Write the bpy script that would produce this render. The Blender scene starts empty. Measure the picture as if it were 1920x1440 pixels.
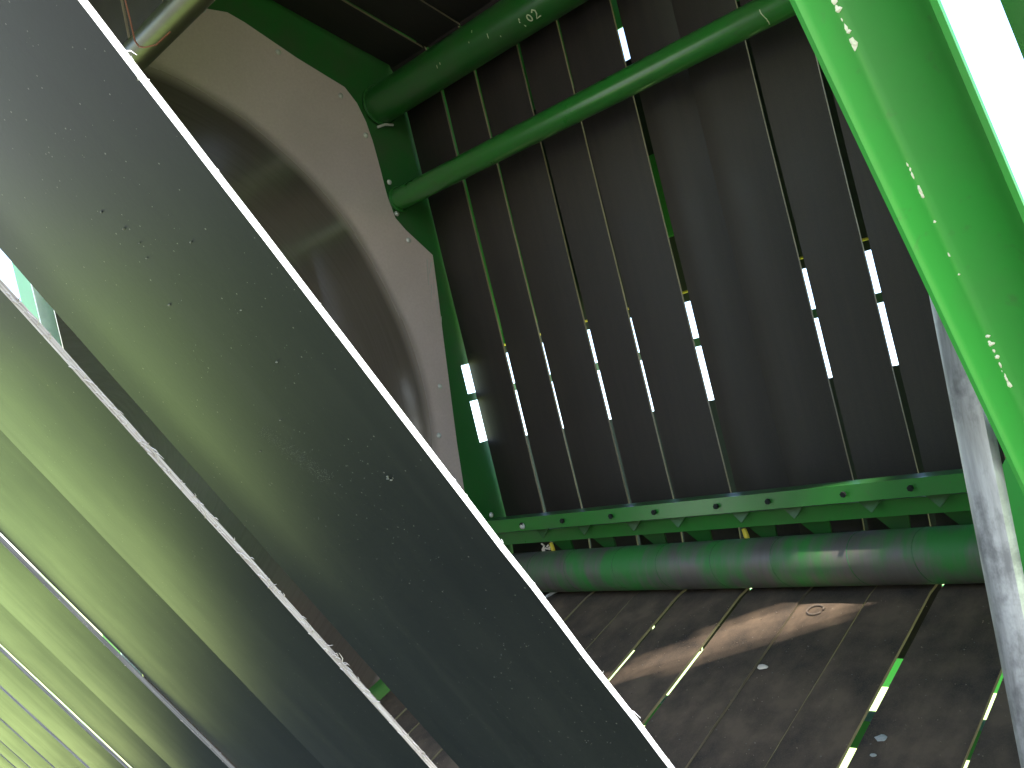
import bpy, bmesh, math, random
from mathutils import Vector, Matrix, noise
random.seed(7)
sc = bpy.context.scene
R = math.radians

# ---------------------------------------------------------------- frame
# The machine has its own axes: X across it, D down the rear belts, N to the rear.
# It stands tilted by TAU, so the camera looks slightly up.
TAU = R(12); H0 = 1.2
def P(x, d, n):
    return Vector((x, n*math.cos(TAU)+d*math.sin(TAU), n*math.sin(TAU)-d*math.cos(TAU)+H0))
def V(x, d, n):
    return P(x, d, n)-P(0, 0, 0)

# ---------------------------------------------------------------- camera
cam_d = bpy.data.cameras.new('camera'); cam = bpy.data.objects.new('camera', cam_d)
sc.collection.objects.link(cam); sc.camera = cam
cam_d.sensor_width = 36; cam_d.lens = 1798/1920*36
cam_d.clip_start = 0.01; cam_d.clip_end = 3000
XR = V(0.68131, 0.23958, 0.69211); YD = V(-0.16754, 0.97084, -0.16803); ZF = V(-0.71210, -0.0041, 0.70151)
mx = Matrix((XR.normalized(), (-YD).normalized(), (-ZF).normalized())).transposed()
cam.matrix_world = Matrix.Translation(P(0, 0, 0)) @ mx.to_4x4()

# ---------------------------------------------------------------- world, sun
w = bpy.data.worlds.new('World'); sc.world = w; w.use_nodes = True
nt = w.node_tree; bg = nt.nodes['Background']
sky = nt.nodes.new('ShaderNodeTexSky'); sky.sky_type = 'NISHITA'; sky.sun_disc = False
SUN = V(0.30, -0.93, -0.05).normalized()       # towards the sun
sky.sun_elevation = math.asin(SUN.z); sky.sun_rotation = math.atan2(SUN.x, SUN.y)
nt.links.new(sky.outputs[0], bg.inputs[0]); bg.inputs[1].default_value = 0.15
sd = bpy.data.lights.new('sun', 'SUN'); sd.energy = 4.0; sd.angle = R(1.5); sd.color = (1, 0.95, 0.86)
so = bpy.data.objects.new('sun', sd); sc.collection.objects.link(so)
so.rotation_euler = SUN.to_track_quat('Z', 'Y').to_euler()
sc.view_settings.view_transform = 'Standard'; sc.view_settings.look = 'None'
sc.view_settings.exposure = 2.72; sc.view_settings.gamma = 1; sc.view_settings.use_curve_mapping = False
sc.render.engine = 'CYCLES'
sc.cycles.max_bounces = 10; sc.cycles.diffuse_bounces = 6; sc.cycles.glossy_bounces = 5

# ---------------------------------------------------------------- materials
class Mt:
    def __init__(s, name):
        s.m = bpy.data.materials.new(name); s.m.use_nodes = True
        s.t = s.m.node_tree; s.b = s.t.nodes['Principled BSDF']
        s.co = s.t.nodes.new('ShaderNodeTexCoord')
    def n(s, kind, **kw):
        x = s.t.nodes.new(kind)
        for k, v in kw.items(): setattr(x, k, v)
        return x
    def l(s, a, b): s.t.links.new(a, b)
    def mapped(s, src, scale, rot=(0, 0, 0)):
        m = s.n('ShaderNodeMapping'); m.inputs['Scale'].default_value = scale; m.inputs['Rotation'].default_value = rot
        s.l(src, m.inputs[0]); return m.outputs[0]
    def noise(s, src, scale, detail=4, rough=.55, dist=0):
        x = s.n('ShaderNodeTexNoise'); x.inputs['Scale'].default_value = scale
        x.inputs['Detail'].default_value = detail; x.inputs['Roughness'].default_value = rough
        x.inputs['Distortion'].default_value = dist
        s.l(src, x.inputs['Vector']); return x.outputs[0]
    def ramp(s, src, pts):
        r = s.n('ShaderNodeValToRGB'); e = r.color_ramp.elements
        e[0].position, e[0].color = pts[0][0], col4(pts[0][1])
        e[1].position, e[1].color = pts[-1][0], col4(pts[-1][1])
        for p, c in pts[1:-1]: k = e.new(p); k.color = col4(c)
        s.l(src, r.inputs[0]); return r.outputs[0]
    def mix(s, fac, a, b, mode='MIX'):
        m = s.n('ShaderNodeMix', data_type='RGBA', blend_type=mode)
        for inp, v in ((m.inputs[0], fac), (m.inputs[6], a), (m.inputs[7], b)):
            if hasattr(v, 'is_linked'): s.l(v, inp)
            elif isinstance(v, (int, float)): inp.default_value = v
            else: inp.default_value = col4(v)
        return m.outputs[2]
    def math(s, op, a, b=None):
        m = s.n('ShaderNodeMath', operation=op)
        for i, v in enumerate((a, b)):
            if v is None: continue
            if hasattr(v, 'is_linked'): s.l(v, m.inputs[i])
            else: m.inputs[i].default_value = v
        return m.outputs[0]
    def set(s, **kw):
        for k, v in kw.items():
            i = s.b.inputs[k.replace('_', ' ')]
            if hasattr(v, 'is_linked'): s.l(v, i)
            elif isinstance(v, (tuple, list)): i.default_value = col4(v)
            else: i.default_value = v
    def bump(s, h, strength, dist=.001):
        b = s.n('ShaderNodeBump'); b.inputs['Strength'].default_value = strength; b.inputs['Distance'].default_value = dist
        s.l(h, b.inputs['Height']); s.l(b.outputs[0], s.b.inputs['Normal'])
def col4(c):
    if isinstance(c, (int, float)): return (c, c, c, 1)
    return tuple(c)+((1,) if len(c) == 3 else ())

def belt_mat(name, base, dust, rough, dustamt, specks, spec=.5, grain=.25, sx=60, sy=1.6, bmp=.25):
    m = Mt(name); uv = m.co.outputs['UV']; ob = m.co.outputs['Object']
    streak = m.noise(m.mapped(uv, (sx, sy, 1)), 1, 5, .6)
    blot = m.noise(ob, 7, 5, .6)
    fine = m.noise(ob, 420, 2, .6)
    d = m.math('MULTIPLY', m.math('MULTIPLY', streak, blot), 2.2)
    d = m.ramp(d, [(.30, 0), (.85, 1)])
    fac = m.math('MULTIPLY', d, dustamt)
    c = m.mix(fac, base, dust)
    c = m.mix(m.math('MULTIPLY', m.ramp(fine, [(.45, 0), (.75, 1)]), grain), c, dust)
    if specks:
        v = m.n('ShaderNodeTexVoronoi'); v.inputs['Scale'].default_value = specks
        v.inputs['Randomness'].default_value = 1; m.l(ob, v.inputs['Vector'])
        dot = m.math('LESS_THAN', v.outputs['Distance'], m.math('MULTIPLY', m.ramp(m.n_sep(v.outputs['Color']), [(.60, 0), (1, 1)]), .15))
        c = m.mix(m.math('MULTIPLY', dot, .4), c, (.25, .24, .20))
    r = m.math('ADD', m.math('ADD', m.math('MULTIPLY', blot, .22), m.math('MULTIPLY', streak, .12)), rough-.17)
    m.set(Base_Color=c, Roughness=r); m.b.inputs['Specular IOR Level'].default_value = spec
    m.bump(m.math('ADD', m.math('MULTIPLY', fine, .6), streak), bmp, .0006)
    return m.m
def _sep(self, c):
    x = self.n('ShaderNodeSeparateColor'); self.l(c, x.inputs[0]); return x.outputs[0]
Mt.n_sep = _sep
M = {}
M['belt_back'] = belt_mat('rear_belt_rubber', (.017, .0125, .0098), (.066, .046, .034), .55, .28, 0)
M['belt_roof'] = belt_mat('roof_belt_rubber', (.022, .020, .017), (.05, .042, .034), .8, .4, 0, .25)
M['belt_floor'] = belt_mat('floor_belt_rubber', (.034, .028, .024), (.17, .115, .075), .78, .95, 75, .3, .5, 14, 9)
M['belt_front'] = belt_mat('front_belt_rubber', (.009, .0105, .010), (.032, .035, .028), .36, .25, 420, .17, .05, bmp=.07)
def edge_mat(name, a, b):
    m = Mt(name); ob = m.co.outputs['UV']
    s = m.noise(m.mapped(ob, (1400, 14, 1)), 1, 3)
    m.set(Base_Color=m.mix(m.ramp(s, [(.35, 0), (.65, 1)]), a, b), Roughness=.85)
    return m.m
M['edge_fray'] = edge_mat('frayed_cord_edge', (.16, .12, .105), (.36, .30, .27))
M['edge_lit'] = edge_mat('lit_cord_edge', (.55, .50, .50), (.85, .80, .80))  # lighter colour paints in the sunlight on the nearest belt's edge
M['edge_dark'] = edge_mat('worn_brown_edge', (.12, .09, .06), (.30, .23, .15))
M['edge_grey'] = edge_mat('grey_cord_edge', (.12, .105, .11), (.28, .25, .26))

def green_mat(name, base, rough=.38, dirt=.35, dirtcol=(.09, .08, .055), coat=.3):
    m = Mt(name); ob = m.co.outputs['Object']
    n1 = m.noise(ob, 6, 6, .62); n2 = m.noise(ob, 60, 4, .6)
    f = m.math('MULTIPLY', m.ramp(n1, [(.42, 0), (.75, 1)]), dirt)
    c = m.mix(f, base, dirtcol)
    c = m.mix(m.math('MULTIPLY', m.ramp(n2, [(.62, 0), (.72, 1)]), .25), c, dirtcol)
    m.set(Base_Color=c, Roughness=m.math('ADD', m.math('MULTIPLY', n1, .25), rough-.12))
    m.b.inputs['Coat Weight'].default_value = coat; m.b.inputs['Coat Roughness'].default_value = .2
    m.bump(n2, .15, .0006); return m.m
GREEN = (.017, .125, .018)
M['green'] = green_mat('green_paint', GREEN)
M['green_mid'] = green_mat('glossy_green_paint', (.028, .20, .027), .30, .3, coat=.5)
M['green_dull'] = green_mat('dusty_green_paint', (.022, .13, .022), .5, .5, coat=.05)
M['green_bright'] = green_mat('clean_green_paint', (.036, .29, .040), .47, .30, coat=.2)

def liner_mat():
    m = Mt('worn_steel_liner'); ob = m.co.outputs['UV']   # UV = (N, D) in metres
    sep = m.n('ShaderNodeSeparateXYZ'); m.l(ob, sep.inputs[0])
    a = m.math('SUBTRACT', sep.outputs[0], .8346); b = m.math('SUBTRACT', sep.outputs[1], -.0867)
    rr = m.math('SQRT', m.math('ADD', m.math('MULTIPLY', a, a), m.math('MULTIPLY', b, b)))
    wob = m.math('MULTIPLY', m.math('SUBTRACT', m.noise(ob, 1.5, 2), .5), .06)
    rr2 = m.math('ADD', rr, wob)
    pol = m.ramp(rr2, [(.945, 1), (1.0, 0)])
    cv = m.n('ShaderNodeCombineXYZ'); m.l(m.math('MULTIPLY', rr, 160), cv.inputs[0]); m.l(m.math('MULTIPLY', m.math('ARCTAN2', b, a), 3), cv.inputs[1])
    ring = m.noise(cv.outputs[0], 1, 4, .6)
    spk = m.noise(ob, 130, 3, .7); big = m.noise(ob, 3, 5, .6)
    dull = m.mix(m.math('MULTIPLY', m.ramp(spk, [(.35, 0), (.7, 1)]), .5), (.66, .49, .44), (.78, .61, .56))
    dull = m.mix(m.math('MULTIPLY', m.ramp(big, [(.4, 0), (.75, 1)]), .3), dull, (.38, .29, .24))
    shine = m.mix(m.ramp(ring, [(.2, 0), (.8, 1)]), (.30, .235, .19), (.40, .32, .265))
    m.set(Base_Color=m.mix(pol, dull, shine), Metallic=m.math('MULTIPLY', pol, .72),
          Roughness=m.math('ADD', m.math('MULTIPLY', m.math('SUBTRACT', 1, pol), .22), m.math('ADD', m.math('MULTIPLY', ring, .08), .12)))
    m.b.inputs['Specular IOR Level'].default_value = .5
    m.bump(m.math('ADD', m.math('MULTIPLY', ring, .35), spk), .06, .0003)
    return m.m
M['liner'] = liner_mat()

def roller_mat():
    m = Mt('worn_roller_paint'); uv = m.co.outputs['UV']   # u along the axis in metres, v round it
    ob = m.co.outputs['Object']
    ban = m.noise(m.mapped(ob, (8, 5, 5), (0, 0, .3)), 1, 4, .55, .5)
    fi = m.noise(m.mapped(uv, (50, 2, 1)), 1, 4, .6)
    s = m.math('ADD', m.math('MULTIPLY', ban, .75), m.math('MULTIPLY', fi, .25))
    worn = m.ramp(s, [(.40, 0), (.57, 1)])
    grey = m.mix(fi, (.12, .10, .085), (.20, .175, .155))
    c = m.mix(worn, (.035, .20, .035), grey)
    m.set(Base_Color=c, Metallic=m.math('MULTIPLY', worn, .5), Roughness=m.math('SUBTRACT', .60, m.math('MULTIPLY', worn, .06)))
    m.bump(m.noise(ob, 90, 3), .15, .0006); return m.m
M['roller'] = roller_mat()

def _gravel():
    m = Mt('pale_gravel'); ob = m.co.outputs['Object']
    v = m.n('ShaderNodeTexVoronoi'); v.inputs['Scale'].default_value = 45; m.l(ob, v.inputs['Vector'])
    a = m.noise(ob, .8, 5, .6)
    c = m.mix(m.n_sep(v.outputs['Color']), (.13, .13, .13), (.27, .27, .265))
    m.set(Base_Color=m.mix(m.math('MULTIPLY', m.ramp(a, [(.4, 0), (.7, 1)]), .5), c, (.16, .15, .13)), Roughness=.95); m.bump(v.outputs['Distance'], .5, .01)
    return m.m
M['gravel'] = _gravel()
def plain(name, c, rough=.6, metal=0, var=.25, sc_=40):
    m = Mt(name); n = m.noise(m.co.outputs['Object'], sc_, 4, .6)
    d = tuple(x*(1-var) for x in c); u = tuple(min(1, x*(1+var)) for x in c)
    m.set(Base_Color=m.mix(n, d, u), Roughness=rough, Metallic=metal); m.bump(n, .2, .0005); return m.m
M['shade_ground'] = plain('painted_shade_ground', (.06, .056, .036), .95, 0, .5, 9)  # dark tone stands in for shade on the ground
M['dark_roller'] = plain('oily_dark_roller', (.075, .07, .045), .38, .5)
M['bolt'] = plain('bolt_steel', (.66, .63, .56), .35, .25)
M['wire'] = plain('rusty_wire', (.22, .07, .035), .6, .3)
M['straw'] = plain('yellow_straw', (.75, .55, .04), .6)
M['pale'] = plain('pale_husk', (.75, .62, .52), .6)
M['dirt'] = plain('dried_mud', (.16, .12, .09), .95, 0, .5, 200)
M['mark'] = plain('paint_pen', (.62, .66, .42), .7)
M['rear_steel'] = plain('shadow_rear_steel', (.02, .028, .018), .8)  # dark colour paints in the shade behind the rear belts
M['bare_chip'] = plain('chipped_bare_metal', (.70, .66, .52), .5, 0, .2, 300)
M['hole'] = plain('dark_hole', (.008, .012, .008), .9)
M['fibre'] = plain('cord_fibre', (.40, .34, .31), .9)
M['chaff'] = plain('grey_chaff', (.42, .41, .38), .9, 0, .4, 300)
M['fleck'] = plain('dull_dust_fleck', (.105, .105, .085), .95, 0, .4, 900)
M['crumb'] = plain('brown_crumbs', (.26, .19, .13), .9, 0, .5, 300)
M['sky_white'] = plain('sky_white', (.75, .75, .70), .5)
M['bare'] = plain('bare_scratch', (.62, .56, .50), .4, .4)

def post_mat():
    m = Mt('scuffed_zinc'); ob = m.co.outputs['UV']
    n1 = m.noise(m.mapped(ob, (90, 7, 1)), 1, 6, .65, .3); n2 = m.noise(m.mapped(ob, (30, 18, 1)), 1, 5, .7)
    c = m.mix(m.ramp(n1, [(.35, 0), (.62, 1)]), (.22, .21, .20), (.46, .44, .42))
    c = m.mix(m.math('MULTIPLY', m.ramp(n2, [(.52, 0), (.68, 1)]), .65), c, (.09, .085, .085))
    m.set(Base_Color=c, Roughness=.42, Metallic=.35); m.bump(n1, .3, .0005); return m.m
M['post'] = post_mat()
def chip_mat():
    m = Mt('chipped_green_edge'); ob = m.co.outputs['UV']
    n1 = m.noise(m.mapped(ob, (150, 45, 1)), 1, 5, .7, .6); n2 = m.noise(m.mapped(ob, (0, 5.3, 1)), 1, 2)
    sx = m.n('ShaderNodeSeparateXYZ'); m.l(ob, sx.inputs[0])
    band = m.ramp(m.math('ABSOLUTE', m.math('SUBTRACT', sx.outputs[0], .5)), [(.0, 1), (.5, 0)])
    f = m.ramp(m.math('ADD', m.math('ADD', m.math('MULTIPLY', n1, .8), m.math('MULTIPLY', n2, .9)), m.math('MULTIPLY', band, .25)), [(1.13, 0), (1.17, 1)])
    m.set(Base_Color=m.mix(f, (.026, .26, .032), (.75, .70, .55)), Roughness=.45)
    m.b.inputs['Coat Weight'].default_value = .2; return m.m
M['chip'] = chip_mat()
def grass_mat():
    m = Mt('meadow_grass'); ob = m.co.outputs['Object']
    a = m.noise(ob, 3, 6, .7); b = m.noise(ob, .25, 4, .6)
    c = m.mix(m.ramp(a, [(.3, 0), (.7, 1)]), (.15, .25, .055), (.31, .43, .13))
    c = m.mix(m.ramp(b, [(.45, 0), (.75, 1)]), c, (.24, .23, .08))
    m.set(Base_Color=c, Roughness=.9); m.bump(a, .6, .03); return m.m
M['grass'] = grass_mat()

# ---------------------------------------------------------------- builders
def obj(name, bm, mats, parent=None, origin=None, smooth=False):
    """bm holds world coordinates; the object's own origin is parent's, or the given point"""
    me = bpy.data.meshes.new(name)
    o0 = parent['_o'] if parent is not None and '_o' in parent else None
    if parent is not None: org = Vector(parent['_o'])
    elif origin is not None: org = origin
    else:
        org = sum((v.co for v in bm.verts), Vector())/max(1, len(bm.verts))
    bmesh.ops.translate(bm, verts=bm.verts, vec=-org)
    bm.to_mesh(me); bm.free()
    for mt in (mats if isinstance(mats, list) else [mats]): me.materials.append(M[mt])
    if smooth:
        for p in me.polygons: p.use_smooth = True
        try: me.set_sharp_from_angle(angle=R(38))
        except Exception: pass
    o = bpy.data.objects.new(name, me); sc.collection.objects.link(o)
    if parent is not None: o.parent = parent; o['_o'] = list(org)
    else: o.location = org; o['_o'] = list(org)
    return o
def tag(o, label=None, cat=None, group=None, kind=None):
    if label: o['label'] = label
    if cat: o['category'] = cat
    if group: o['group'] = group
    if kind: o['kind'] = kind
    return o
def thing(name, label, cat, at, group=None):
    o = bpy.data.objects.new(name, None); sc.collection.objects.link(o); o.empty_display_size = .05
    o.location = at; o['_o'] = list(at); return tag(o, label, cat, group)
def prism(bm, pts, ext, mi=0, uvf=None):
    """pts: world points of a planar outline, ext: world vector of thickness"""
    a = [bm.verts.new(p) for p in pts]; b = [bm.verts.new(p+ext) for p in pts]; n = len(pts)
    fs = [bm.faces.new(a), bm.faces.new(b[::-1])]
    for i in range(n):
        j = (i+1) % n; fs.append(bm.faces.new((a[j], a[i], b[i], b[j])))
    for f in fs: f.material_index = mi
    bmesh.ops.recalc_face_normals(bm, faces=fs)
    return fs
def box(bm, x0, x1, d0, d1, n0, n1):
    return prism(bm, [P(x0, d0, n0), P(x1, d0, n0), P(x1, d1, n0), P(x0, d1, n0)], V(0, 0, n1-n0))
def tube(bm, pts, r, seg=10, cap=True, taper=None):
    rings = []; L = len(pts)
    for i, p in enumerate(pts):
        t = (pts[min(i+1, L-1)]-pts[max(i-1, 0)]).normalized()
        a = t.orthogonal().normalized() if i == 0 else (a-t*a.dot(t)).normalized()
        b = t.cross(a); rr = r if taper is None else r*taper[i]
        rings.append([bm.verts.new(p+(a*math.cos(2*math.pi*k/seg)+b*math.sin(2*math.pi*k/seg))*rr) for k in range(seg)])
    for i in range(L-1):
        for k in range(seg):
            bm.faces.new((rings[i][k], rings[i][(k+1) % seg], rings[i+1][(k+1) % seg], rings[i+1][k]))
    if cap: bm.faces.new(rings[0][::-1]); bm.faces.new(rings[-1])
def xcyl(bm, x0, x1, d, n, r, seg=48, nx=24, wob=0):
    """cylinder along X with UV u = metres along, v = turns"""
    uvl = bm.loops.layers.uv.verify(); rings = []
    for i in range(nx+1):
        x = x0+(x1-x0)*i/nx
        rings.append([bm.verts.new(P(x, d+r*math.cos(2*math.pi*k/seg), n+r*math.sin(2*math.pi*k/seg))) for k in range(seg)])
    for i in range(nx):
        for k in range(seg):
            f = bm.faces.new((rings[i][k], rings[i+1][k], rings[i+1][(k+1) % seg], rings[i][(k+1) % seg]))
            xs = [x0+(x1-x0)*j/nx for j in (i, i+1, i+1, i)]; ks = (k, k, k+1, k+1)
            for l, xx, kk in zip(f.loops, xs, ks): l[uvl].uv = (xx, kk/seg)
    bm.faces.new(rings[0]); bm.faces.new(rings[-1][::-1])
    bmesh.ops.recalc_face_normals(bm, faces=bm.faces[:])
def dome(bm, c, nrm, r, h=.6):
    t = nrm.normalized(); a = t.orthogonal().normalized(); b = t.cross(a); prev = None; seg = 12
    for j, ph in enumerate((0, 30, 60, 80)):
        rr = r*math.cos(R(ph)); hh = r*h*math.sin(R(ph))
        ring = [bm.verts.new(c+(a*math.cos(2*math.pi*k/seg)+b*math.sin(2*math.pi*k/seg))*rr+t*hh) for k in range(seg)]
        if prev:
            for k in range(seg): bm.faces.new((prev[k], prev[(k+1) % seg], ring[(k+1) % seg], ring[k]))
        prev = ring
    bm.faces.new(prev)

def belt(name, x0, x1, path, nrm, th, mat, edge, label, group, cup=0., curl=0., seed=0, sway=.0012, fray=0, curl_side=-1, step=.04, wave=.0015):
    """path: (D, N) points; nrm: (D, N) direction of the visible face; cup: bow of the section in m"""
    pts = []
    for (a, b), (c, d) in zip(path[:-1], path[1:]):
        L = math.hypot(c-a, d-b); k = max(1, int(L/step))
        for i in range(k): pts.append((a+(c-a)*i/k, b+(d-b)*i/k))
    pts.append(path[-1])
    bm = bmesh.new(); uvl = bm.loops.layers.uv.verify(); NC = 14
    rows = []; s = 0
    for i, (d, n) in enumerate(pts):
        if i: s += math.hypot(d-pts[i-1][0], n-pts[i-1][1])
        row = []
        for j in range(NC+1):
            t = j/NC; e0 = noise.noise(Vector((s*3.1, seed*7.7, 0)))*sway+noise.noise(Vector((s*31, seed*7.7, 4)))*sway*.35
            e1 = noise.noise(Vector((s*2.7, seed*9.1, 9)))*sway+noise.noise(Vector((s*29, seed*5.7, 3)))*sway*.35
            x = x0+e0+(x1+e1-x0-e0)*t
            off = cup*(1-(2*t-1)**2)+noise.noise(Vector((s*1.3, seed*3.3, t*1.5)))*wave
            q = (1-t) if curl_side < 0 else t
            off -= curl*max(0, (q-.80)/.20)**2
            row.append((x, d+nrm[0]*off, n+nrm[1]*off, t, s))
        rows.append(row)
    F = [[bm.verts.new(P(*c[:3])) for c in r] for r in rows]
    B = [[bm.verts.new(P(c[0], c[1]-nrm[0]*th, c[2]-nrm[1]*th)) for c in r] for r in rows]
    def quad(vs, uvs, mi):
        f = bm.faces.new(vs); f.material_index = mi
        for l, u in zip(f.loops, uvs): l[uvl].uv = u
    W = x1-x0
    for i in range(len(rows)-1):
        for j in range(NC):
            u = [(rows[a][b][3]*W+seed*3.7, rows[a][b][4]) for a, b in ((i, j), (i, j+1), (i+1, j+1), (i+1, j))]
            quad((F[i][j], F[i][j+1], F[i+1][j+1], F[i+1][j]), u, 0)
            quad((B[i][j], B[i+1][j], B[i+1][j+1], B[i][j+1]), [u[0], u[3], u[2], u[1]], 0)
        for j in (0, NC):
            s0, s1 = rows[i][j][4], rows[i+1][j][4]
            quad((F[i][j], F[i+1][j], B[i+1][j], B[i][j]), [(0, s0), (0, s1), (th, s1), (th, s0)], 1)
    for i in (0, len(rows)-1):
        for j in range(NC): quad((F[i][j], F[i][j+1], B[i][j+1], B[i][j]), [(0, 0)]*4, 1)
    bmesh.ops.recalc_face_normals(bm, faces=bm.faces[:])
    mid = pts[len(pts)//2]
    o = obj(name, bm, [mat, edge], None, P((x0+x1)/2, mid[0], mid[1]), smooth=True)
    tag(o, label, 'belt', group)
    if fray:
        fb = bmesh.new(); rnd = random.Random(seed+5)
        for k in range(fray):
            i = rnd.randrange(len(rows)-1); u = rnd.random()
            c0 = F[i][NC] if False else None
            r0, r1 = rows[i][NC], rows[i+1][NC]
            bx = r0[0]+(r1[0]-r0[0])*u; bd = r0[1]+(r1[1]-r0[1])*u; bn = r0[2]+(r1[2]-r0[2])*u
            q = rnd.random(); bd -= nrm[0]*th*q; bn -= nrm[1]*th*q
            L = rnd.choice((.0006, .001, .0014, .002) if fray < 1000 else (.001, .002, .003, .0045)) if rnd.random() > .02 else .004
            g = rnd.uniform(-1, 1); h_ = rnd.uniform(-.8, .8); p0 = P(bx-.0006, bd, bn)
            along = V(0, path[-1][0]-path[0][0], path[-1][1]-path[0][1]).normalized()
            p1 = p0+V(L*.6, nrm[0]*L*.3*h_, nrm[1]*L*.3*h_)+along*(g*L*.6); p2 = p1+V(L*.3, 0, 0)+along*(g*L)
            tube(fb, [p0, p1, p2], rnd.uniform(.00015, .0004), 4, True, (1, .8, .3))
        obj('frayed_edge', fb, 'edge_lit' if edge == 'edge_lit' else 'fibre', o)['kind'] = 'stuff'
    return o

# ================================================================= setting
gm = bmesh.new()
g = 40; S = 900
gv = {}
def gx(i): t = i/g; return math.copysign(abs(t)**3*S, t)
for i in range(-g, g+1):
    for j in range(-g, g+1):
        x, y = gx(i), gx(j)
        gv[i, j] = gm.verts.new((x, y, .05*noise.noise(Vector((x*.3, y*.3, 0))) if abs(x) < 40 and abs(y) < 40 else 0))
for i in range(-g, g):
    for j in range(-g, g): gm.faces.new((gv[i, j], gv[i+1, j], gv[i+1, j+1], gv[i, j+1]))
tag(obj('ground', gm, 'grass', None, Vector((0, 0, 0)), True), kind='structure')

b = bmesh.new(); pts = [(-30, -1.35), (-12, -2.6), (-6.5, -2.0), (-4, -1.2), (2, -1.3), (14, -1.1), (30, -1.4), (30, -26), (-30, -26)]
prism(b, [Vector((x, y, .064)) for x, y in pts], Vector((0, 0, -.03)))
tag(obj('added_reflection_gravel', b, 'gravel'), kind='structure')  # unseen gravel, added for its grey reflection in the front belts
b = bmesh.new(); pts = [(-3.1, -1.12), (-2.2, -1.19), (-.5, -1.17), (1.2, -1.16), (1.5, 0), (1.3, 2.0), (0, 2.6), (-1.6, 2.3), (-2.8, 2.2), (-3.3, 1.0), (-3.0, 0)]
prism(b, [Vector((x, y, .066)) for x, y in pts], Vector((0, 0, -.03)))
tag(obj('shade_sheet', b, 'shade_ground'), kind='structure')  # unseen dark sheet added as shade, to darken the front belts' reflections
# ================================================================= left side wall
XL = -2.192
FLN = (.9622, .2723); FLH = 1.0650            # floor belts: .9622 D + .2723 N = FLH
def fl_d(n, off=0): return (FLH+off-FLN[1]*n)/FLN[0]
wall = thing('side_wall', 'far green sheet metal side wall lined with a worn brown steel plate', 'side wall', P(XL, .7, 1.4))
b = bmesh.new()
XG = XL-.006
def roof_d(n): return (.40*n-1.7417)/.916
def wallpoly(pts): prism(b, [P(XG, d, n) for n, d in pts], V(-.006, 0, 0))
wallpoly([(.835, -1.74), (1.30, -1.74), (1.977, -1.5), (1.977, .60), (1.977, fl_d(1.977, .04)), (.835, fl_d(.835, .04))])
slots = [(-.104, -.011), (.013, .143)]  # openings stand in for the rear windows' reflection in the wall
e = -1.5
for s0, s1 in slots+[(.62, .62)]:
    wallpoly([(1.977, e), (2.035, e), (2.035, s0), (1.977, s0)]); e = s1
wallpoly([(2.0145, -.1035), (2.0345, -.1035), (2.0345, .1425), (2.0145, .1425)])
obj('wall_panel', b, 'green_dull', wall)
b = bmesh.new(); wallpoly([(-1.9, -1.74), (.8345, -1.74), (.8345, -1.05), (-1.9, -1.25)]); obj('light_block_skirt', b, 'green_dull', wall)  # unseen forward skirt, added to cut skylight at the upper left
b = bmesh.new(); wallpoly([(2.0365, -1.74), (2.49, -1.74), (2.49, -.19), (2.0365, -.19)]); obj('rear_wing', b, 'green_bright', wall)
b = bmesh.new()                                  # flange that closes the rear corner
prism(b, [P(XG, -1.5, 2.036), P(XG, -.90, 2.036), P(XG-.10, -.90, 2.036), P(XG-.10, -1.5, 2.036)], V(0, 0, .006))
prism(b, [P(XG, -.90, 2.036), P(XG, -.70, 2.036), P(XG-.01, -.70, 2.036), P(XG-.01, -.90, 2.036)], V(0, 0, .006))
prism(b, [P(XG, .20, 2.036), P(XG, .62, 2.036), P(XG-.10, .62, 2.036), P(XG-.10, .20, 2.036)], V(0, 0, .006))
obj('corner_flange', b, 'green', wall)
liner = [(.826, -1.12), (1.20, -1.20), (1.345, -1.172), (1.40, -1.166), (1.4537, -1.1631), (1.50, -1.140), (1.6425, -1.0509), (1.7869, -.9726), (1.818, -.925),
         (1.8346, -.8688), (1.842, -.81), (1.8444, -.7544), (1.8455, -.70), (1.8463, -.6398), (1.8568, -.5738), (1.885, -.535), (1.9668, -.4505), (1.950, -.33),
         (1.9250, -.17), (1.8821, .1209), (1.8582, .3291), (1.845, .45), (1.81, fl_d(1.81, -.03)), (.826, fl_d(.826, -.03))]
b = bmesh.new(); uvl = b.loops.layers.uv.verify()
prism(b, [P(XL, d, n) for n, d in liner], V(-.004, 0, 0))
inv = {}
for f in b.faces:
    for l in f.loops:
        p = l.vert.co-P(0, 0, 0)
        l[uvl].uv = (p.dot(V(0, 0, 1)), p.dot(V(0, 1, 0)))
lin = obj('liner_plate', b, 'liner', wall)
for n_, d_ in [(1.3818, -1.1617), (1.5849, -1.0627), (1.764, -.9449), (1.8207, -.827), (1.8659, -.6829), (1.8651, -.5859), (1.8851, -.5024), (1.869, -.0527), (1.8197, .0882), (1.9459, .3646), (1.70, .45), (1.25, .60)]:
    b = bmesh.new(); dome(b, P(XL+.0005, d_, n_), V(1, 0, 0), .0085, .7); obj('bolt_head', b, 'bolt', wall, smooth=True)
b = bmesh.new(); rnd = random.Random(3)
for n_, d0, d1, w_ in [(1.938, -.44, -.36, .004), (1.932, -.36, -.31, .003), (1.952, -.43, -.395, .007), (1.945, -.33, -.27, .0025), (1.94, -.26, -.20, .002), (1.951, -.39, -.33, .003)]:
    prism(b, [P(XL+.0006, d0, n_), P(XL+.0006, d0, n_+w_), P(XL+.0006, d1, n_-.018+w_*.6), P(XL+.0006, d1, n_-.018)], V(-.0005, 0, 0))
obj('scratch', b, 'bare', lin)
b = bmesh.new(); box(b, XL-.10, XL-.094, -1.3, .8, .826, .86); obj('sky_strip', b, 'sky_white', wall)  # white strip stands in for bright sky in the narrow gap

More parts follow.
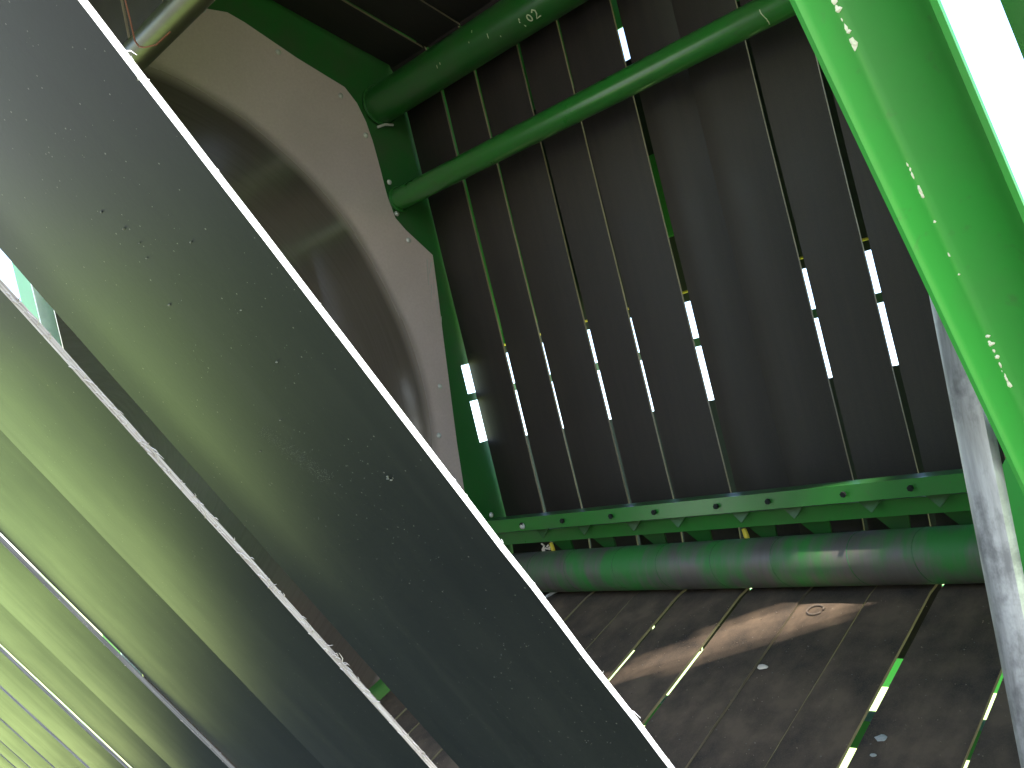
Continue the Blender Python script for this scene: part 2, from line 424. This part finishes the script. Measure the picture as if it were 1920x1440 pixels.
# post outside the left wall
b = bmesh.new(); box(b, -2.44, -2.35, -1.5, 1.15, .848, .925)
tag(obj('frame_post', b, 'green_bright'), 'green upright post outside the steel lined wall, seen through the gap at far left', 'post')

# ================================================================= rear frame behind the belts
rf = thing('rear_frame', 'green rear frame behind the back belts with two rows of openings to the sky', 'frame', P(-1.4, .8, 2.5))
b = bmesh.new(); box(b, -2.9, -.86, -.897, -.127, 2.5, 2.506); obj('upper_panel', b, 'rear_steel', rf)
b = bmesh.new(); box(b, -2.9, -.86, -1.9, -.998, 2.5, 2.506); box(b, -2.9, -1.76, -.998, -.897, 2.5, 2.506); box(b, -1.60, -.86, -.998, -.897, 2.5, 2.506); obj('top_panel', b, 'green_bright', rf)
b = bmesh.new(); box(b, -2.9, -.86, -.011, .0155, 2.5, 2.53); obj('cross_rail', b, 'green', rf)
b = bmesh.new(); box(b, -2.9, -.86, .187, .72, 2.5, 2.506); obj('lower_panel', b, 'rear_steel', rf)
for x0_, x1_, d0_, d1_ in ((-1.72, -1.64, -.58, -.33), (-2.56, -2.48, -.86, -.16)):
    b = bmesh.new(); box(b, x0_, x1_, d0_, d1_, 2.44, 2.48); obj('stiffener', b, 'green_bright', rf)
b = bmesh.new(); box(b, -.859, -.19, -1.9, -.78, 2.5, 2.506); obj('sun_block_panel', b, 'rear_steel', rf)  # these two panels are added to keep sun off the belt edges
b = bmesh.new(); box(b, -.859, -.19, .2, .72, 2.5, 2.506); obj('sun_block_panel', b, 'rear_steel', rf)
for x in (-2.9, -.90):
    b = bmesh.new(); box(b, x, x+.04, -1.9, 1.1, 2.507, 2.55); obj('upright', b, 'green', rf)
b = bmesh.new(); tube(b, [P(-2.9, -.155, 2.46), P(-.87, -.155, 2.46)], .004, 8)
tag(obj('hose', b, 'straw'), 'thin yellow hose running across behind the back belts, above the sky openings', 'hose')

# ================================================================= belts: rear wall
ORD = ['leftmost, beside the far green side wall', 'second from the far side wall', 'third from the far side wall', 'fourth from the far side wall', 'fifth from the far side wall',
       'sixth from the far side wall', 'seventh from the far side wall', 'eighth from the far side wall', 'rightmost, behind the green beam']
back_e = [(-2.188, -2.0235), (-2.0125, -1.8735), (-1.8625, -1.6955), (-1.6850, -1.5465), (-1.5365, -1.3690), (-1.3510, -1.2005), (-1.1995, -1.0430), (-1.0330, -.8960), (-.8780, -.7150)]
for i, (a, c) in enumerate(back_e):
    dn = [0, .002, 0, .003, .001, .006, 0, .004, 0][i]
    belt('rubber_belt', a, c, [(-1.06, 1.97+dn), (-.98, 2.0+dn), (.45, 2.0+dn), (.78, 1.96+dn)], (0, -1), .006, 'belt_back', 'edge_dark',
         'dark rubber belt on the back wall, '+ORD[i], 'rubber belts of the back wall', cup=[.004, .003, .005, .002, .004, .012, .009, .003, .004][i], seed=i+1)
# ================================================================= belts: roof
rd = (.40, .916)
RO = ['leftmost, beside the green wall corner', 'second from the green wall corner', 'third from the green wall corner', 'fourth from the green wall corner', 'fifth from the green wall corner']
roof_e = [(-2.175, -2.0290), (-2.0200, -1.8680), (-1.8630, -1.700), (-1.694, -1.545), (-1.538, -1.37)]
for i, (a, c) in enumerate(roof_e):
    n0, n1 = 1.30, 1.985
    belt('rubber_belt', a, c, [(roof_d(n0), n0), (roof_d(n1), n1)], (.916, -.40), .006, 'belt_roof', 'edge_dark',
         'dark overhead belt above the thick green tube, '+RO[i], 'rubber belts of the roof run', cup=.003, seed=20+i)
b = bmesh.new(); box(b, -2.3, -.15, -1.75, -1.745, 1.95, 2.49); box(b, -2.3, -1.0, -1.75, -1.745, 1.0, 1.949); box(b, -2.3, .18, -1.75, -1.745, -1.9, .499); box(b, -2.3, .5, -1.75, -1.745, .5, .999)  # unseen roof, added and sized to shade the belts and ground
ld, pp = (-.843, -.538), (.538, -.843)
def rp(a, o): return (-.165+ld[0]*a+pp[0]*o, 1.735+ld[1]*a+pp[1]*o)
hol = [rp(0, -.062), rp(0, .062), rp(.69, .062), rp(.69, -.062)]; outr = [(-.1, 1.949), (-.1, 1.0), (-.999, 1.0), (-.999, 1.949)]
for a0, a1_, o0, o1 in ((0, .69, -.062, -.051), (0, .69, -.041, -.022), (0, .69, -.012, .007), (0, .69, .014, .034), (0, .69, .0405, .0615), (0, .05, -.053, .041), (.42, .69, -.053, -.037), (.56, .69, -.023, -.010), (0, .12, .031, .041), (.5, .69, .031, .041)):  # slats leave slits shaped to drop a soft sun patch on the floor
    prism(b, [P(x, -1.7505, n) for x, n in (rp(a0, o0), rp(a1_, o0), rp(a1_, o1), rp(a0, o1))], V(0, .0045, 0))
for i in range(4):
    j = (i+1) % 4; prism(b, [P(x, -1.75, n) for x, n in (outr[i], outr[j], hol[j], hol[i])], V(0, .005, 0))
tag(obj('sun_shade_roof', b, 'green_dull'), 'added green sheet roof out of view, shading the belts below', 'roof panel')
# ================================================================= belts: floor
FO = ['leftmost, against the far side wall', 'second from the far side wall', 'third from the far side wall, left of a thin green slit', 'fourth from the far side wall', 'fifth from the far side wall', 'sixth from the far side wall, under the tan light patch',
      'seventh from the far side wall, carrying the pale husk', 'eighth from the far side wall, left of the wide slot', 'right of the wide slot', 'rightmost, beside the grey post']
fl_e = [(-2.16, -2.03), (-2.022, -1.934), (-1.926, -1.774), (-1.769, -1.6135), (-1.6065, -1.4735), (-1.4615, -1.2935), (-1.279, -1.128), (-1.126, -.9795), (-.974, -.8520), (-.8360, -.662), (-.653, -.50)]
FO.insert(1, 'narrow one, second from the far side wall'); FO[2] = 'third from the far side wall'; FO[3] = 'fourth from the far side wall, left of a thin green slit'
FO[3] = 'fourth from the far side wall'; FO[4] = 'fifth from the far side wall'; FO[5] = 'sixth from the far side wall'; FO[6] = 'seventh from the far side wall'; FO[7] = 'eighth from the far side wall'; FO[1] = 'narrow, second from the far side wall'; FO[8] = 'ninth, left of the wide slot'; FO[9] = 'tenth, right of the wide slot'; FO[10] = 'rightmost, beside the grey post'
for i, (a, c) in enumerate(fl_e):
    o_ = [0, .001, 0, .002, 0, .001, 0, .004, 0, .001, 0][i]
    belt('rubber_belt', a, c, [(fl_d(.62, o_), .62), (fl_d(1.83, o_), 1.83), (fl_d(1.95, o_)+.02, 1.93)], (-FLN[0], -FLN[1]), .006, 'belt_floor', 'edge_dark',
         'dusty rubber belt on the sloping floor, '+FO[i], 'rubber belts of the floor', cup=.002, seed=40+i)

for n_, d_, w_, lab in ((3.20, 1.02, .36, 'sunlit green cross bar below the floor belts, higher of two seen through the slots'), (1.75, .83, .06, 'green cross bar under the floor belts, lower of two seen through the slots')):
    b = bmesh.new(); box(b, -2.4, -.3, d_, d_+w_, n_, n_+.05); tag(obj('cross_bar', b, 'green_bright'), lab, 'bar', 'cross bars under the floor belts')
# ================================================================= tubes and rollers
def cross_tube(name, label, x0, x1, d, n, r, mat):
    t = thing(name, label, 'tube', P((x0+x1)/2, d, n))
    b = bmesh.new(); xcyl(b, x0, x1, d, n, r); obj('tube', b, mat, t, smooth=True)
    b = bmesh.new()
    for k in range(40):                             # weld bead where it meets the wall
        pass
    pts = [P(x0+.004, d+(r+.002)*math.cos(a), n+(r+.002)*math.sin(a)) for a in [2*math.pi*k/40 for k in range(41)]]
    tube(b, pts, .005, 6, False); obj('weld_bead', b, mat, t, smooth=True)
    return t
N1 = 1.90; a1, a2 = math.atan(-.5180), math.atan(-.4517); am = (a1+a2)/2; D1 = N1*math.tan(am); r1 = math.sin((a2-a1)/2)*math.hypot(D1, N1)
t1 = cross_tube('cross_tube', 'thick dark green cross tube with pen marks, higher of the two tubes', XL+.001, -.22, D1, N1, r1, 'green')
N2 = 1.885; a1, a2 = math.atan(-.3518), math.atan(-.3152); am = (a1+a2)/2; D2 = N2*math.tan(am); r2 = math.sin((a2-a1)/2)*math.hypot(D2, N2)
t2 = cross_tube('cross_tube', 'thin glossy green cross tube running below the thick one', XL+.001, -.22, D2, N2, r2, 'green_mid')
# pen marks on the thick tube: 1 02
def on_tube(x, s, D_, N_, r_, lift=.0006):
    """point on the tube front: s metres round from the side facing the camera"""
    base = math.atan2(-D_, -N_); a = base+s/r_
    return P(x, D_+(r_+lift)*math.sin(a), N_+(r_+lift)*math.cos(a))
def stroke(bm, pl, rr=.0022): tube(bm, pl, rr, 6)
def glyph(pts, x0, s0, sz, T): return [on_tube(x0+u*sz*.7, s0-v*sz, *T, -.0008) for u, v in pts]
T1 = (D1, N1, r1)
b = bmesh.new()
sg = 1
def arc(cx, cy, rx, ry, a0, a1_, k=14): return [(cx+rx*math.cos(R(a0+(a1_-a0)*i/k)), cy+ry*math.sin(R(a0+(a1_-a0)*i/k))) for i in range(k+1)]
stroke(b, glyph([(0, -.1), (.18, -.5), (.30, .5)], -1.545, -.018, .028, T1))
stroke(b, glyph(arc(.5, 0, .42, .45, 0, 360, 18), -1.520, -.018, .020, T1))
stroke(b, glyph([(0, -.35), (.3, -.55), (.7, -.35), (.6, 0), (.0, .5), (.9, .42)], -1.498, -.018, .024, T1))
obj('pen_mark', b, 'mark', t1, smooth=True)
b = bmesh.new(); rnd = random.Random(11)
for x, s, L in [(-1.655, -.006, .012), (-1.70, .03, .006), (-1.86, .0, .008), (-1.845, .004, .006), (-1.62, -.02, .004), (-1.72, .01, .004)]:
    b = bmesh.new(); stroke(b, [on_tube(x+L*.3*k, s+L*k, *T1, -.0006) for k in (0, .5, 1)], .0013); obj('scuff', b, 'mark', t1)
b = bmesh.new(); T2 = (D2, N2, r2)
stroke(b, [on_tube(-.915+.003*math.sin(k), -.030+.008*k, *T2, -.0005) for k in range(6)], .0014)
obj('scuff', b, 'mark', t2)
# bright weld spatter under the thick tube
b = bmesh.new(); tube(b, [P(XL+.004, D1+r1+.012, N1-.030), P(XL+.010, D1+r1+.006, N1-.004), P(XL+.008, D1+r1+.006, N1+.028)], .004, 8)
obj('weld_spatter', b, 'bolt', t1, smooth=True)

NR = 1.85; DR = .5209; RR = .0560
rl = thing('belt_roller', 'long steel roller with worn green paint below the slotted green rail', 'roller', P(-1.4, DR, NR))
b = bmesh.new(); xcyl(b, XL+.002, -.60, DR, NR, RR, 64, 60); obj('drum', b, 'roller', rl, smooth=True)
for x in (-2.06, -1.9156, -1.7761, -1.6079, -1.469, -1.31, -1.1507, -.9706, -.834, -.70):
    b = bmesh.new(); pts = []
    for k in range(33):
        a = math.pi*2*k/32; pts.append(P(x-.020*math.cos(a+.6), DR+(RR-.0006)*math.sin(a), NR-(RR-.0006)*math.cos(a)))
    tube(b, pts, .0014, 6, False); obj('wrap_ridge', b, 'green', rl, smooth=True)

# dark roller top left
NK = .95; kd = .5*(-.851-.9246); a1, a2 = math.atan(.851), math.atan(.905); am = (a1+a2)/2; DK = -NK*math.tan(am); rk = math.sin((a2-a1)/2)*math.hypot(DK, NK)
rk = max(rk, .03)
kr = thing('guide_roller', 'small oily dark roller in the upper left corner in front of the steel lined wall', 'roller', P(-1.6, DK, NK))
b = bmesh.new(); xcyl(b, XL+.01, -.3, DK, NK, rk); obj('drum', b, 'dark_roller', kr, smooth=True)
for i in range(6):
    a = -2.18+i*.168
    belt('rubber_belt', a, a+.160, [(-1.9, NK+.05), (-1.30, NK+.045), (DK-.01, NK+rk*.8)], (0, -1), .006, 'belt_roof', 'edge_dark',
         'dark belt hanging behind the guide roller, '+['next to the far side wall', 'second from the far side wall', 'third from the far side wall', 'fourth from the far side wall', 'fifth from the far side wall', 'nearest the camera'][i], 'belts behind the guide roller', cup=.003, seed=60+i)
b = bmesh.new(); wp = [(-2.10, -1.24, 1.150), (-2.098, -1.17, 1.148), (-2.095, -1.11, 1.146), (-2.088, -1.065, 1.146), (-2.07, -1.045, 1.147), (-2.04, -1.035, 1.148)]
tube(b, [P(-1.650, -.93, .88), P(-1.6467, -.8768, .88), P(-1.6423, -.8337, .878), P(-1.6379, -.7908, .875), P(-1.6280, -.776, .875), P(-1.6150, -.769, .878), P(-1.5833, -.7609, .885), P(-1.55, -.772, .90)], .0016, 8)
tag(obj('wire', b, 'wire', smooth=True), 'rusty reddish wire hanging over the dark roller in the upper left corner', 'wire')

# ================================================================= slotted rail above the roller
ra = thing('scraper_rail', 'double green rail with bolts and triangular brackets above the worn roller', 'rail', P(-1.4, .4, 1.8))
def rail_strip(name, d0, n0, d1, n1, notches=None, th=.006, mat='green_mid'):
    b = bmesh.new(); x0, x1 = XL+.05, -.62
    pts = [(x0, 0), ]
    top = []
    if notches:
        for xc in notches: top += [(xc-.036, 0), (xc, .72), (xc+.036, 0)]
    outline = [(x0, 0)]+top+[(x1, 0), (x1, 1), (x0, 1)]
    prism(b, [P(x, d0+(d1-d0)*v, n0+(n1-n0)*v) for x, v in outline], V(0, 0, th))
    return obj(name, b, mat, ra)
NB = 1.80
gaps = (-1.9084, -1.7552, -1.5869, -1.4504, -1.2726, -1.1383, -.963, -.8235, -.69)
rail_strip('upper_strip', NB*.1968, NB, NB*.2165, NB-.002)
rail_strip('lower_strip', NB*.2175+.010, NB+.045, NB*.2358+.013, NB+.052)
b = bmesh.new(); prism(b, [P(XL+.05, NB*.1968, NB+.006), P(-.62, NB*.1968, NB+.006), P(-.62, NB*.1968+.002, NB+.055), P(XL+.05, NB*.1968+.002, NB+.055)], V(0, .005, 0)); obj('top_flange', b, 'green', ra)
for x in gaps:
    b = bmesh.new(); c = P(x, NB*.2065, NB-.0035)
    for k in range(1): tube(b, [c, c+V(0, 0, -.006)], .0062, 6)
    obj('bolt_head', b, 'hole', ra)
    b = bmesh.new(); xc = x+.030
    prism(b, [P(xc-.036, NB*.2150, NB+.040), P(xc+.036, NB*.2150, NB+.040), P(xc+.002, NB*.2345, NB+.030)], V(0, 0, .004)); obj('gusset', b, 'green_dull', ra)
    b = bmesh.new(); xc = x+.055
    prism(b, [P(xc-.045, NB*.2358+.012, NB+.075), P(xc+.030, NB*.2358+.012, NB+.075), P(xc+.012, DR-.02, NB+.10), P(xc+.000, DR-.02, NB+.10)], V(0, 0, .006)); obj('bracket', b, 'green_dull', ra)
b = bmesh.new(); dome(b, P(-1.9084, .376, NB-.004), V(0, 0, -1), .009, .8); obj('bright_nut', b, 'bolt', ra)
# straw scraps caught under the rail
for x, lab in ((-1.888, 'yellow straw scrap caught under the rail at its left end'), (-1.262, 'yellow straw scrap caught under the rail near its middle')):
    b = bmesh.new(); tube(b, [P(x-.004, .445, 1.87), P(x, .462, 1.868), P(x+.004, .478, 1.866)], .0065, 7, True, (.8, 1, .6)); tag(obj('straw_scrap', b, 'straw', smooth=True), lab, 'straw')
b = bmesh.new()
rnd = random.Random(8)
for k in range(9):
    p = P(-1.925+rnd.uniform(0, .03), .448+rnd.uniform(0, .018), 1.865); q_ = p+V(rnd.uniform(-.02, .02), rnd.uniform(-.012, .012), rnd.uniform(-.004, .004)); tube(b, [p, q_], .0025, 5)
tag(obj('chaff_clump', b, 'pale'), 'small pale clump of chaff under the left end of the rail', 'chaff')

# ================================================================= front belts (nearest to the camera)
bd = (.8755, .4833); nb = (.4833, -.8755); HB = .18    # plane: .8755 N - .4833 D = HB
def fb_path(h, d0=-1.05, d1=.62):
    return [(d0, (h+.4833*d0)/.8755), (d1, (h+.4833*d1)/.8755)]
fr = [(-1.482, -2.358), (-2.548, -3.325), (-3.335, -4.335), (-4.352, -5.205), (-5.215, -6.055), (-6.105, -6.97), (-7.06, -8.06), (-8.13, -9.0), (-9.06, -9.67), (-9.73, -10.65), (-10.72, -11.6)]
LB = ['nearest and widest in view, white lit right edge', 'second from the camera, frayed pinkish right edge', 'third from the camera, overlapped by the second', 'fourth from the camera, pale grey right edge', 'fifth from the camera', 'sixth from the camera, beyond the dark crack',
      'seventh from the camera', 'eighth from the camera', 'ninth from the camera, narrow', 'tenth from the camera', 'farthest one, against the side wall']
for i, (r_, l_) in enumerate(fr):
    h = HB
    off = [0, 0, .004, 0, .003, 0, 0, 0, 0, 0, 0][i]
    belt('rubber_belt', l_*HB, r_*HB, fb_path(h+off), nb, .0026 if i == 0 else .0034, 'belt_front', 'edge_lit' if i == 0 else 'edge_fray' if i == 1 else 'edge_grey',
         'glossy rubber belt crossing the foreground, '+LB[i], 'rubber belts in the foreground', cup=[.0022, .0024, .0024, .002, .0018, .0015, .0012, .001, .001, .001, .001][i],
         curl=[-.0018, 0, 0, 0, 0, 0, 0, 0, 0, 0, 0][i], seed=80+i, wave=.0006, fray=[420, 1500, 0, 400, 0, 0, 0, 0, 0, 0, 0][i], step=.02, sway=[.0022, .0020][i % 2])
# scuff of chaff on the nearest belt, and crumbs
def fb_pt(x, d, lift=.0005):
    t_ = (x+.4244)/.1577; lift += .0022*(1-(2*t_-1)**2)+.0018*max(0, (.2-t_)/.2)**2
    return P(x, d+nb[0]*lift, (HB+.4833*d)/.8755+nb[1]*lift)

# ================================================================= right-hand frame beam
th = R(27); dm = (math.cos(th), math.sin(th)); nm = (-math.sin(th), math.cos(th)); HM = .60
bmn = thing('frame_beam', 'bright green painted frame beam with chipped edge on the right', 'beam', P(-.22, .2, .78))
def beam_part(name, prof, mat, s0=-.75, s1=.75, k=30, parent=bmn, uvw=False):
    """prof: (X at unit distance, offset along the normal) - closed outline swept along the beam"""
    b = bmesh.new(); uvl = b.loops.layers.uv.verify(); rows = []
    for i in range(k+1):
        s = s0+(s1-s0)*i/k
        bend = .0
        rows.append([b.verts.new(P(x*HM+bend, dm[0]*s+nm[0]*(HM+o), dm[1]*s+nm[1]*(HM+o))) for x, o in prof])
    n = len(prof)
    for i in range(k):
        for j in range(n):
            f = b.faces.new((rows[i][j], rows[i][(j+1) % n], rows[i+1][(j+1) % n], rows[i+1][j]))
            ss = [s0+(s1-s0)*q/k for q in (i, i, i+1, i+1)]; us = (j/2, (j+1)/2, (j+1)/2, j/2)
            for l, u, v in zip(f.loops, us, ss): l[uvl].uv = (u, v)
    b.faces.new(rows[0]); b.faces.new(rows[-1][::-1]); bmesh.ops.recalc_face_normals(b, faces=b.faces[:])
    return obj(name, b, mat, parent, smooth=True)
# bent sheet: narrow return, lit facet, wide web that curves away, rolled far edge
outer = [(-.4424, .030), (-.4424, .002), (-.4415, .0), (-.4365, .0), (-.4345, .001), (-.4300, .006), (-.4190, .020), (-.4150, .0235), (-.4080, .025), (-.3800, .0255), (-.3620, .0245), (-.3500, .0220), (-.3380, .0165), (-.3270, .0085), (-.3215, .0020), (-.3195, .0), (-.3130, .0), (-.3125, .001), (-.3125, .004)]
inner = [(-.3190, .0045), (-.3265, .0125), (-.3380, .0205), (-.3500, .0262), (-.3620, .0286), (-.3800, .0296), (-.4080, .0292), (-.4170, .0275), (-.4200, .0300)]
beam_part('web', outer+inner, 'green_bright', k=60)
# chips of bare metal along the fold
rnd = random.Random(17)
def chip(sv, xr, L, W_):
    b = bmesh.new(); k = 9; L *= HM; W_ *= HM
    c = [b.verts.new(P((xr)*HM+W_*rnd.uniform(.7, 1.3)*math.cos(2*math.pi*i/k)+.25*L*math.sin(2*math.pi*i/k)*0, *[dm[q]*(sv+L*rnd.uniform(.7, 1.3)*math.sin(2*math.pi*i/k))+nm[q]*(HM+.0218-.35*W_*math.cos(2*math.pi*i/k)*-1) for q in (0, 1)])) for i in range(k)]
    ctr = b.verts.new(P(xr*HM, *[dm[q]*sv+nm[q]*(HM+.0210) for q in (0, 1)]))
    for i in range(k): b.faces.new((c[i], c[(i+1) % k], ctr))
    obj('paint_chip', b, 'bare_chip', bmn)
for s0_, s1_, n_, w0 in ((.085, .145, 13, .0035), (.225, .275, 12, .002), (.295, .300, 1, .002), (.312, .314, 1, .0028), (.365, .420, 12, .003), (.445, .455, 2, .003)):
    for i in range(n_):
        t_ = (i+.5)/n_; chip(s0_+(s1_-s0_)*t_+rnd.uniform(-.002, .002), -.4165-.002*t_+rnd.uniform(-.0018, .0018), rnd.uniform(.002, .0065), w0*rnd.uniform(.4, 1.6))

# second beam beyond the bright gap
b = bmesh.new(); h2 = 1.0
def sw(bm, x0, x1, h, t, s0, s1):
    prism(bm, [P(x0*h, dm[0]*s0+nm[0]*h, dm[1]*s0+nm[1]*h), P(x1*h, dm[0]*s0+nm[0]*h, dm[1]*s0+nm[1]*h), P(x1*h, dm[0]*s1+nm[0]*h, dm[1]*s1+nm[1]*h), P(x0*h, dm[0]*s1+nm[0]*h, dm[1]*s1+nm[1]*h)], V(0, nm[0]*t, nm[1]*t))
sw(b, -.2640, -.17, .75, .04, -.9, .35)
tag(obj('frame_beam', b, 'green'), 'dark green frame beam in the upper right corner beyond the bright gap', 'beam')

# grey scuffed post
pn = (.122, .9925); pd = (.9925, -.122)
pt = thing('steel_post', 'scuffed grey steel post edge below the green beam on the right', 'post', P(-.285, .3, .73))
b = bmesh.new(); uvl = b.loops.layers.uv.verify(); HP = .76; rows = []
prof = [(-.2970, .010), (-.2962, .002), (-.2925, 0), (-.2800, -.0005), (-.2735, .0015), (-.2708, .006), (-.2704, .010), (-.2970, .012)]
for i in range(41):
    s = -.12+.95*i/40
    rows.append([b.verts.new(P(x*HP/.75, pd[0]*s+pn[0]*(HP+o), pd[1]*s+pn[1]*(HP+o))) for x, o in prof])
for i in range(40):
    for j in range(len(prof)):
        f = b.faces.new((rows[i][j], rows[i][(j+1) % 8], rows[i+1][(j+1) % 8], rows[i+1][j]))
        for l, (u, v) in zip(f.loops, ((j, i), (j+1, i), (j+1, i+1), (j, i+1))): l[uvl].uv = (prof[u % 8][0], v*.024)
b.faces.new(rows[0]); b.faces.new(rows[-1][::-1]); bmesh.ops.recalc_face_normals(b, faces=b.faces[:])
obj('bar', b, 'post', pt, smooth=True)
# green side plate right of the post
b = bmesh.new()
pl = [(-.3290, .178), (-.315, .160), (-.25, .12), (-.15, .10), (-.15, .60), (-.362, .60), (-.345, .30)]
prism(b, [P(x, d, .90) for x, d in pl], V(0, 0, .008))
sp = obj('side_plate', b, 'green_bright'); tag(sp, 'green side plate with a slot, right of the scuffed grey post', 'plate')
b = bmesh.new(); box(b, -.359, -.346, .372, .42, .896, .899); obj('slot', b, 'hole', sp)
# unseen sheet added on the right to block the sun
b = bmesh.new()
for d0, d1, n0, n1 in ((-1.74, .9, .95, 2.20), (-1.74, .9, 2.44, 2.49), (-1.74, -1.0, 2.20, 2.44), (-.82, .9, 2.20, 2.44)): box(b, -.19, -.184, d0, d1, n0, n1)
tag(obj('sun_block_sheet', b, 'green'), 'added green sheet out of view on the right, blocking the sun', 'wall')

# ================================================================= small things on the belts
def fl_pt(x, n, lift=.001): return P(x, fl_d(n)-FLN[0]*lift, n-FLN[1]*lift)
def blob(name, x, n, rx, rn, mat, label, cat, h=.003, k=14, sd=0):
    b = bmesh.new(); c = b.verts.new(fl_pt(x, n, .003+h)); rnd = random.Random(sd); ring = []; ring2 = []
    for i in range(k):
        a = 2*math.pi*i/k; q = rnd.uniform(.8, 1.15)
        ring.append(b.verts.new(fl_pt(x+rx*q*math.cos(a), n+rn*q*math.sin(a), .0022)))
        ring2.append(b.verts.new(fl_pt(x+rx*q*.7*math.cos(a), n+rn*q*.7*math.sin(a), .003+h*.8)))
    for i in range(k):
        j = (i+1) % k; b.faces.new((ring[i], ring[j], ring2[j], ring2[i])); b.faces.new((ring2[i], ring2[j], c))
    b.faces.new(ring[::-1])
    return tag(obj(name, b, mat, smooth=True), label, cat)
blob('seed_husk', -1.1066, 1.5839, .012, .007, 'pale', 'pale oval seed husk lying on the floor belt', 'husk')
blob('mud_spot', -.8071-.03, 1.4248, .011, .008, 'chaff', 'small grey mud spot right of the wide floor slot', 'mud', .001, sd=3).location += V(.035, 0, 0)
blob('mud_spot', -.800, 1.385, .006, .004, 'chaff', 'tiny grey mud spot nearest the camera, right of the wide floor slot', 'mud', .001, sd=4)
b = bmesh.new(); pts = [fl_pt(-1.075+.018*math.cos(a), 1.772+.016*math.sin(a), .0008) for a in [2*math.pi*k/24 for k in range(23)]]
tube(b, pts, .0022, 6, True); tag(obj('mud_ring', b, 'dirt', smooth=True), 'ring-shaped dirt mark on the floor belt just below the roller', 'dirt mark')
b = bmesh.new(); rnd = random.Random(21)
def crumb(bm, c, r):
    m_ = bmesh.ops.create_icosphere(bm, subdivisions=1, radius=r)
    for v in m_['verts']: v.co = Vector((v.co.x*rnd.uniform(.6, 1.3), v.co.y*rnd.uniform(.6, 1.3), v.co.z*rnd.uniform(.5, 1)))+c
for k in range(700):
    x = rnd.uniform(-1.9, -.6); n = rnd.uniform(.9, 1.8); crumb(b, fl_pt(x, n, .003), rnd.choice((.0008, .001, .0012, .0016)))
tag(obj('chaff_crumbs', b, 'crumb'), kind='stuff', label='fine chaff crumbs scattered over the floor belts')
b = bmesh.new(); tube(b, [P(-1.90, .575, 1.86), P(-1.925, .588, 1.83)], .006, 7, True, (1.2, .6)); tag(obj('straw_scrap', b, 'chaff', smooth=True), 'short pale straw poking from under the roller beside the nearest foreground belt', 'straw')
# crumbs on the nearest foreground belt
b = bmesh.new()
first = None
def fb_crumb(x, d, r): crumb(b, fb_pt(x, d, .0004), r)
for k in range(260):
    x, d = (rnd.uniform(-.42, -.27), rnd.uniform(-.2, .22)) if k % 3 else (rnd.gauss(-.31, .012), rnd.gauss(.03, .06))
    fb_crumb(max(-.42, min(-.272, x)), d, rnd.choice((.00008, .00011, .00014, .00018)))
for x, d, r in [(-.3395, -.0617, .0006), (-.3293, -.0891, .0006), (-.334, -.097, .0005), (-.327, -.083, .0004), (-.33, -.078, .0004), (-.2948, .0209, .0007), (-.2942, .0225, .0006), (-.2955, .0218, .0006), (-.30, -.075, .0004), (-.305, -.03, .0005), (-.302, -.05, .0004), (-.36, .0, .0004), (-.33, -.01, .0004)]:
    fb_crumb(x, d, r)
for k in range(650):                              # smeared dusty scuff
    u = rnd.random(); g1 = rnd.gauss(0, .22)
    d = -.0086+.0265*u+g1*.004; x = -.3472+.0177*u+g1*(-.016)*(1-.3*u)
    fb_crumb(x, d, rnd.choice((.00006, .00008, .0001)))
tag(obj('dust_crumbs', b, 'fleck'), kind='stuff', label='tiny pale dust crumbs stuck on the nearest foreground belt')
